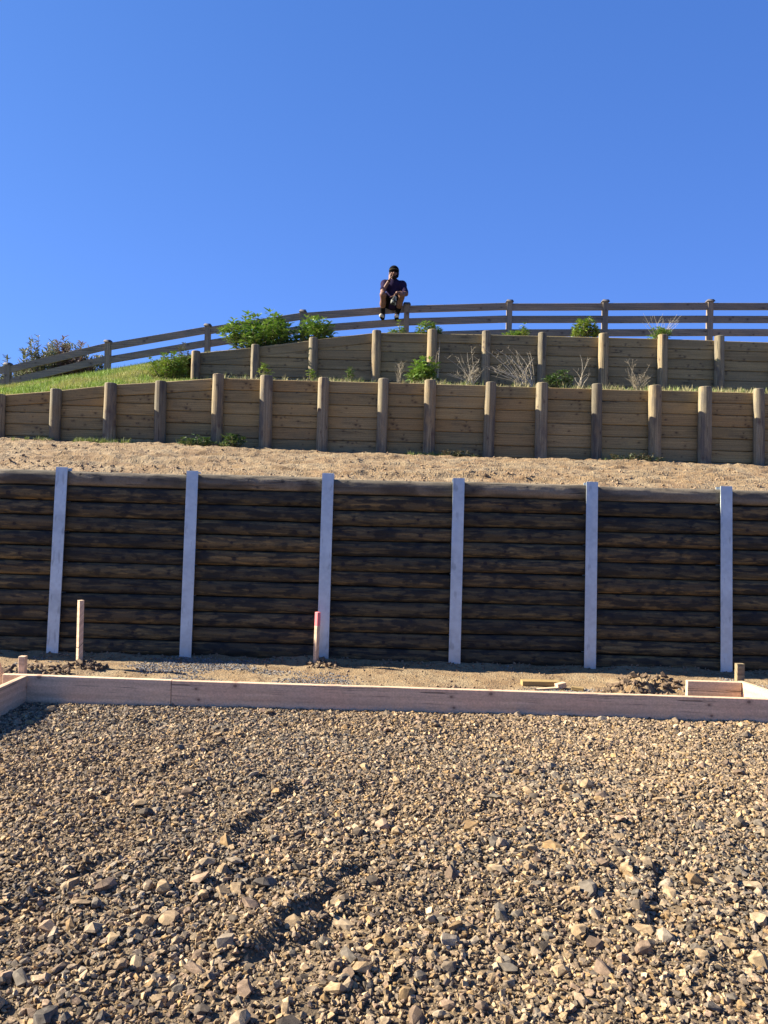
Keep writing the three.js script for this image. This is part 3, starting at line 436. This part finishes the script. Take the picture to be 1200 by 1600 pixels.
dryWeed('dry vine stalk hanging beside the upper wall post under the draped weed', 0.98, 4.2, -15.3, 0.16, 0.95, 2, { seed: 47, thick: 0.009, twigs: 1 });
{ // dry thicket behind the fence at the left
  const r = rng(55), t = thing('dry_thicket', 'twiggy brown and grey green thicket behind the fence at the far left', 'shrub', [-7.75, 0, -17.9]), out = { pos: [], col: [] }, st = [];
  const V = (a, b, c) => new THREE.Vector3(a, b, c);
  for (let i = 0; i < 380; i++) {
    const x = rr(-1.9, 1.75, r), g = fenceY(x - 7.75) - 0.35, hh = (0.85 + 0.35 * Math.sin(x * 2.2 + 1.2) + 0.25 * r()) * smooth(1.9, 0.5, x) * 1.0 + 0.2, lx = rr(-0.3, 0.3, r), z = rr(-0.7, 0.7, r), P = [[x, g, z], [x + lx * 0.4, g + hh * 0.5, z], [x + lx, g + hh * rr(0.75, 1, r), z + rr(-0.2, 0.2, r)]];
    st.push(tube(P, 0.012, 0.004, 4, 6)); const cv = new THREE.CatmullRomCurve3(P.map((p) => V(...p))), brown = pfbm(x * 1.3, z, 2, 3) > 0.25;
    for (let k = 0; k < 46; k++) { const s = rr(0.25, 1, r), p = cv.getPoint(s), a = r() * 6.28, c = brown ? [[0.14, 0.085, 0.055], [0.2, 0.13, 0.08], [0.13, 0.1, 0.09]][k % 3] : [[0.12, 0.15, 0.07], [0.17, 0.2, 0.1], [0.22, 0.22, 0.13]][k % 3]; leafGeo(out, p, V(Math.cos(a), rr(0.1, 1.3, r), Math.sin(a)), V(0, 1, 0.3), rr(0.07, 0.17, r), rr(0.025, 0.05, r), c, 0.1); }
  }
  part('foliage', geoFrom(out.pos, null, out.col), M.blade, t).userData.kind = 'stuff'; part('branches', mergeGeometries(st), M.twig, t).userData.kind = 'stuff';
}
{ // grass
  const r = rng(66);
  const tuft = (n, h, spread, seed) => { const q = rng(seed), out = { pos: [], col: [] }; for (let i = 0; i < n; i++) { const a = q() * 6.283, x = Math.cos(a) * spread * q(), z = Math.sin(a) * spread * q(), L = h * rr(0.5, 1, q), lx = Math.cos(a) * L * rr(0.1, 0.6, q), lz = Math.sin(a) * L * rr(0.1, 0.6, q), w = 0.0035 + 0.003 * q(), c = Math.cos(a + 1.57) * w, s = Math.sin(a + 1.57) * w; const k = rr(0.75, 1.2, q); for (const p of [[x - c, 0, z - s], [x + c, 0, z + s], [x + lx * 0.4 + c * 0.7, L * 0.6, z + lz * 0.4 + s * 0.7], [x - c, 0, z - s], [x + lx * 0.4 + c * 0.7, L * 0.6, z + lz * 0.4 + s * 0.7], [x + lx * 0.4 - c * 0.7, L * 0.6, z + lz * 0.4 - s * 0.7], [x + lx * 0.4 - c * 0.7, L * 0.6, z + lz * 0.4 - s * 0.7], [x + lx * 0.4 + c * 0.7, L * 0.6, z + lz * 0.4 + s * 0.7], [x + lx, L, z + lz]]) { out.pos.push(...p); out.col.push(k, k, k * 0.9); } } return geoFrom(out.pos, null, out.col); };
  const put = (x, y, z, s, c) => [new THREE.Matrix4().compose(new THREE.Vector3(x, y, z), new THREE.Quaternion().setFromEuler(new THREE.Euler(rr(-0.2, 0.2, r), r() * 6.283, rr(-0.2, 0.2, r))), new THREE.Vector3(s, s * rr(0.7, 1.3, r), s)), new THREE.Color().setRGB(...c)];
  const bank = [], dry = [];
  for (let i = 0; i < 9000; i++) { const x = rr(-10, -3.6, r), z = rr(-17.4, -13.08, r); if (x > -4.1 && z < -15.4) continue; const y = z > -15.52 ? terraceY(x, z) : hillY(x, z), k = rr(0.75, 1.2, r), dy = smooth(-0.1, 0.4, pfbm(x, z, 3, 51)); bank.push(put(x, y - 0.01, z, rr(0.6, 1.15, r), mixc([0.25, 0.36, 0.055], [0.38, 0.38, 0.11], dy).map((v) => v * k))); }
  const gm = instances('grass', tuft(14, 0.1, 0.07, 1), M.blade, bank, scene); gm.userData.label = 'bright green grass bank below the fence at the left'; gm.userData.category = 'grass';
  for (let i = 0; i < 2600; i++) { const x = rr(-3.6, 8, r), z = rr(-15.45, -13.1, r); const d = pfbm(x * 0.9, z * 0.9, 3, 52) + (x > 4.8 ? 0.35 : 0); if (r() > smooth(-0.1, 0.5, d)) continue; const k = rr(0.7, 1.2, r); dry.push(put(x, terraceY(x, z) - 0.01, z, rr(0.5, 1.1, r), (r() < 0.6 ? [0.3, 0.27, 0.13] : [0.2, 0.25, 0.07]).map((v) => v * k))); }
  for (let i = 0; i < 900; i++) { const x = rr(-4.3, 8.5, r), z = rr(-16.6, -15.6, r); if (pfbm(x * 1.4, z, 2, 53) < 0.0) continue; const k = rr(0.7, 1.2, r); dry.push(put(x, hillY(x, z) - 0.02, z, rr(0.4, 0.8, r), [0.15 * k, 0.19 * k, 0.06 * k])); }
  const g2 = instances('grass', tuft(10, 0.14, 0.05, 2), M.blade, dry, scene); g2.name = 'grass_001'; g2.userData.label = 'thin dry grass on the terrace between the two plank walls'; g2.userData.category = 'grass';
  const foot = [];
  for (const [a, b, n] of [[-5.1, -4.2, 130], [-3.4, -2.6, 90], [0.3, 1.5, 120], [3.5, 4.7, 60], [-6.2, -5.4, 30]]) for (let i = 0; i < n; i++) { const x = rr(a, b, r), z = rr(-12.85, -12.55, r), k = rr(0.7, 1.2, r); foot.push(put(x, bankY(x, z), z, rr(0.35, 0.8, r), [0.2 * k, 0.25 * k, 0.06 * k])); }
  const g3 = instances('grass', tuft(10, 0.13, 0.05, 3), M.blade, foot, scene); g3.name = 'grass_002'; g3.userData.label = 'short grass tufts at the foot of the middle plank wall'; g3.userData.category = 'grass';
}

// ------------------------------------------------------------------ the person on the fence
function blob(bones, res, smoothK = 0.03) {            // bones: [ax,ay,az, bx,by,bz, r0, r1]; smooth union of tapered capsules, meshed
  let lo = [1e9, 1e9, 1e9], hi = [-1e9, -1e9, -1e9];
  for (const b of bones) for (let c = 0; c < 3; c++) { const m = Math.max(b[6], b[7]) + 0.02; lo[c] = Math.min(lo[c], b[c] - m, b[c + 3] - m); hi[c] = Math.max(hi[c], b[c] + m, b[c + 3] + m); }
  const half = Math.max(hi[0] - lo[0], hi[1] - lo[1], hi[2] - lo[2]) / 2 * 1.06, ce = [0, 1, 2].map((c) => (lo[c] + hi[c]) / 2);
  const mc = new MarchingCubes(res, new THREE.MeshBasicMaterial(), false, false, 200000), hs = res / 2; mc.isolation = 0;
  for (let k = 0; k < res; k++) for (let j = 0; j < res; j++) for (let i = 0; i < res; i++) {
    const p = [(i - hs) / hs * half + ce[0], (j - hs) / hs * half + ce[1], (k - hs) / hs * half + ce[2]]; let d = 1e9;
    for (const b of bones) {
      const ax = b[3] - b[0], ay = b[4] - b[1], az = b[5] - b[2], px = p[0] - b[0], py = p[1] - b[1], pz = p[2] - b[2], L = ax * ax + ay * ay + az * az, t = L > 1e-9 ? clamp((px * ax + py * ay + pz * az) / L) : 0;
      const e = Math.hypot(px - ax * t, py - ay * t, pz - az * t) - mix(b[6], b[7], t), kk = b[8] ?? smoothK, h = Math.max(kk - Math.abs(d - e), 0) / kk; d = Math.min(d, e) - h * h * kk * 0.25;
    }
    mc.field[k * res * res + j * res + i] = -d;
  }
  mc.update(); const n = mc.count, pos = new Float32Array(n * 3);
  for (let i = 0; i < n; i++) for (let c = 0; c < 3; c++) pos[i * 3 + c] = mc.positionArray[i * 3 + c] * half + ce[c];
  let vol = 0; for (let i = 0; i < n; i += 3) { const a = i * 3; vol += pos[a] * (pos[a + 4] * pos[a + 8] - pos[a + 5] * pos[a + 7]) - pos[a + 1] * (pos[a + 3] * pos[a + 8] - pos[a + 5] * pos[a + 6]) + pos[a + 2] * (pos[a + 3] * pos[a + 7] - pos[a + 4] * pos[a + 6]); }
  if (vol < 0) for (let i = 0; i < n; i += 3) for (let c = 0; c < 3; c++) { const t = pos[i * 3 + 3 + c]; pos[i * 3 + 3 + c] = pos[i * 3 + 6 + c]; pos[i * 3 + 6 + c] = t; }
  let g = new THREE.BufferGeometry(); g.setAttribute('position', new THREE.BufferAttribute(pos, 3)); g = mergeVertices(g, half / res * 0.02); g.computeVertexNormals(); return g;
}
{
  const P = thing('person', 'person in dark cap and shirt sitting on the fence, one hand raised to the face', 'person', [0.07, 5.985, -16.72]);
  const mat = (r, g, b, ro = 0.95) => new THREE.MeshPhysicalMaterial({ color: new THREE.Color(r, g, b), roughness: ro, specularIntensity: ro > 0.9 ? 0.15 : 0.6 });
  const skin = mat(0.17, 0.088, 0.055, 0.6), navy = mat(0.022, 0.015, 0.042), black = mat(0.005, 0.005, 0.006), sock = mat(0.008, 0.008, 0.009), white = mat(0.5, 0.46, 0.34), hair = mat(0.012, 0.01, 0.009);
  const B = (a, b, r0, r1, k) => [...a, ...b, r0, r1 ?? r0, k];
  const hipR = [-0.09, 0.09, -0.06], hipL = [0.09, 0.09, -0.06], kneeR = [-0.22, 0.19, 0.34], kneeL = [0.18, 0.18, 0.35], ankR = [-0.215, -0.185, 0.03], ankL = [0.085, -0.18, 0.03], calfR = [-0.22, 0.03, 0.2], calfL = [0.14, 0.03, 0.2];
  const shR = [-0.185, 0.49, 0.06], shL = [0.185, 0.48, 0.06], elR = [-0.225, 0.28, 0.27], elL = [0.265, 0.25, 0.22], wrR = [-0.085, 0.52, 0.31], wrL = [0.075, 0.215, 0.42];
  const hand = (w, d, side, up, curl) => { // palm and five fingers; d hand direction, side across the palm, up the back of the hand
    const D = new THREE.Vector3(...d).normalize(), S = new THREE.Vector3(...side).normalize(), U = new THREE.Vector3(...up).normalize(), O = new THREE.Vector3(...w), q = (a, s, u) => O.clone().addScaledVector(D, a).addScaledVector(S, s).addScaledVector(U, u).toArray(), out = [];
    for (const s of [-0.027, -0.009, 0.009, 0.027]) out.push(B(q(0, s * 0.5, 0), q(0.085, s, 0), 0.016, 0.012, 0.012));
    [[0.027, 0.068], [0.009, 0.076], [-0.009, 0.07], [-0.027, 0.054]].forEach(([s, L]) => { const c = curl; out.push(B(q(0.085, s, 0), q(0.085 + L * 0.45, s * 1.1, -L * 0.18 * c), 0.0095, 0.009, 0.004), B(q(0.085 + L * 0.45, s * 1.1, -L * 0.18 * c), q(0.085 + L * 0.75, s * 1.1, -L * 0.5 * c), 0.009, 0.0085, 0.004), B(q(0.085 + L * 0.75, s * 1.1, -L * 0.5 * c), q(0.085 + L * 0.9, s * 1.1, -L * 0.8 * c), 0.0085, 0.008, 0.004)); });
    out.push(B(q(0.02, 0.024, 0), q(0.05, 0.05, -0.018), 0.013, 0.0105, 0.01), B(q(0.05, 0.05, -0.018), q(0.078, 0.056, -0.034), 0.0105, 0.009, 0.004)); return out;
  };
  const headC = [-0.005, 0.7, 0.15];
  const body = [B([0, 0.1, 0], [0, 0.3, 0.01], 0.125, 0.125), B([0, 0.3, 0.01], [0, 0.46, 0.05], 0.13, 0.125), B(shR, shL, 0.07, 0.07), B([0, 0.48, 0.06], [0, 0.6, 0.11], 0.062, 0.058),
    B(hipR, kneeR, 0.082, 0.06), B(hipL, kneeL, 0.082, 0.06), B(kneeR, calfR, 0.057, 0.058), B(calfR, ankR, 0.056, 0.037), B(kneeL, calfL, 0.057, 0.058), B(calfL, ankL, 0.056, 0.037),
    B(ankR, [-0.25, -0.232, 0.16], 0.036, 0.03), B(ankL, [0.09, -0.232, 0.16], 0.036, 0.03),
    B(shR, elR, 0.054, 0.043), B(elR, wrR, 0.042, 0.028), B(shL, elL, 0.054, 0.043), B(elL, wrL, 0.042, 0.028)];
  const head = [B([0, 0.73, 0.135], [0, 0.74, 0.15], 0.092, 0.095), B([0, 0.66, 0.175], [0, 0.6, 0.2], 0.068, 0.04), B([0, 0.57, 0.1], [0, 0.67, 0.125], 0.056, 0.06), B([0, 0.715, 0.245], [0, 0.672, 0.268], 0.011, 0.017, 0.012), B([-0.03, 0.735, 0.232], [0.03, 0.735, 0.232], 0.014, 0.014, 0.01), B([-0.02, 0.632, 0.243], [0.02, 0.632, 0.243], 0.008, 0.008, 0.006), B([-0.02, 0.62, 0.241], [0.02, 0.62, 0.241], 0.009, 0.009, 0.006), B([-0.094, 0.715, 0.145], [-0.097, 0.665, 0.15], 0.016, 0.011, 0.008), B([0.094, 0.715, 0.145], [0.097, 0.665, 0.15], 0.016, 0.011, 0.008), B([-0.05, 0.67, 0.22], [-0.03, 0.66, 0.23], 0.02, 0.018), B([0.05, 0.67, 0.22], [0.03, 0.66, 0.23], 0.02, 0.018)];
  const hR = hand(wrR, [-0.02, 1, -0.12], [0.5, 0, 0.85], [-0.9, 0, 0.3], 0.7), hL = hand(wrL, [-0.55, -0.75, 0.25], [0.4, 0, 0.9], [0.7, -0.2, 0.3], 1);
  part('body', mergeGeometries([blob(body, 104, 0.05), blob(head, 96, 0.03), blob([B(elR.map((v, i) => mix(v, wrR[i], 0.8)), wrR, 0.03, 0.028), ...hR], 70, 0.012), blob([B(elL.map((v, i) => mix(v, wrL[i], 0.8)), wrL, 0.03, 0.028), ...hL], 70, 0.012)]), skin, P);
  part('shirt', blob([B([0, 0.09, 0], [0, 0.3, 0.01], 0.15, 0.146), B([0, 0.3, 0.01], [0, 0.45, 0.05], 0.15, 0.148), B(shR, shL, 0.092, 0.092), B([0, 0.5, 0.06], [0, 0.545, 0.085], 0.085, 0.078), B(shR, [-0.215, 0.325, 0.25], 0.08, 0.07), B(shL, [0.25, 0.29, 0.19], 0.08, 0.07), B([-0.1, 0.16, 0.06], [0.1, 0.16, 0.06], 0.1, 0.1)], 96, 0.05), navy, P);
  part('shorts', blob([B([-0.07, 0.09, -0.02], [0.07, 0.09, -0.02], 0.125, 0.125), B(hipR, [-0.19, 0.17, 0.25], 0.105, 0.088), B(hipL, [0.155, 0.165, 0.26], 0.105, 0.088)], 84, 0.05), black, P);
  for (const [k, a, f] of [[calfR, ankR, -0.25], [calfL, ankL, 0.09]]) {
    part('sock', blob([B(k.map((v, i) => mix(v, a[i], 0.35)), a, 0.056, 0.046), B(a, [a[0], -0.22, a[2] + 0.02], 0.046, 0.046)], 48, 0.02), sock, P);
    const fx = f - a[0], s = part('shoe', blob([B([a[0], -0.232, -0.02], [f, -0.235, 0.2], 0.04, 0.034), B([a[0], -0.205, 0.01], [a[0] + fx * 0.5, -0.222, 0.1], 0.046, 0.036)], 56, 0.03), sock, P);
    part('shoe_upper', blob([B([a[0] + fx * 0.35, -0.218, 0.1], [f, -0.224, 0.2], 0.045, 0.042)], 40, 0.02), white, s);
  }
  part('hair', blob([B([0, 0.68, 0.09], [0, 0.72, 0.12], 0.094, 0.098), B([-0.06, 0.63, 0.19], [0, 0.598, 0.215], 0.036, 0.04), B([0.06, 0.63, 0.19], [0, 0.598, 0.215], 0.036, 0.04), B([-0.07, 0.68, 0.165], [-0.06, 0.63, 0.19], 0.032, 0.034), B([0.07, 0.68, 0.165], [0.06, 0.63, 0.19], 0.032, 0.034)], 64, 0.02), hair, P);
  for (const s of [-1, 1]) part('eye', new THREE.SphereGeometry(0.012, 12, 8).translate(0.033 * s, 0.712, 0.228), mat(0.04, 0.03, 0.025, 0.3), P);
  const cap = part('cap', blob([B([0, 0.775, 0.12], [0, 0.765, 0.145], 0.103, 0.103), B([0, 0.745, 0.13], [0, 0.75, 0.15], 0.106, 0.106)], 64, 0.02), black, P);
  part('brim', new THREE.CylinderGeometry(0.098, 0.102, 0.012, 28, 1, false, -Math.PI / 2, Math.PI).scale(1, 1, 0.95).rotateX(0.24).translate(0, 0.752, 0.2), black, cap);
  const band = part('cap_band', new THREE.TorusGeometry(0.1, 0.006, 6, 20, Math.PI).rotateX(Math.PI / 2).scale(1, 1, 1).translate(0, 0.762, 0.165), mat(0.12, 0.1, 0.06), cap);
  part('watch', new THREE.TorusGeometry(0.032, 0.01, 8, 18).rotateX(Math.PI / 2 - 0.2).rotateZ(-0.55).translate(-0.105, 0.485, 0.307), black, P);
  // patterned cloth in the lowered hand
  const cl = blob([B([0.03, 0.09, 0.47], [0.015, 0.02, 0.46], 0.04, 0.05), B([0.015, 0.02, 0.46], [0.03, -0.04, 0.45], 0.045, 0.03), B([0.0, 0.04, 0.47], [-0.03, -0.02, 0.45], 0.03, 0.028)], 48, 0.03);
  const p = cl.attributes.position, uv = []; for (let i = 0; i < p.count; i++) uv.push(p.getX(i) * 4, p.getY(i) * 4); cl.setAttribute('uv', new THREE.Float32BufferAttribute(uv, 2));
  const [cm] = textures(128, 128, (u, v) => { const n = smooth(0.6, 0.64, tfbm(u, v, 6, 6, 2, 3)); return [...mixc([0.015, 0.018, 0.014], [0.22, 0.23, 0.2], n), 0.5]; });
  const cloth = soleThing('cloth', cl, new THREE.MeshStandardMaterial({ map: cm, roughness: 0.9 }), 'small dark cloth with a pale pattern held between the sitting person\'s knees', 'cloth'); cloth.position.copy(P.position);
}
renderer.render(scene, camera);
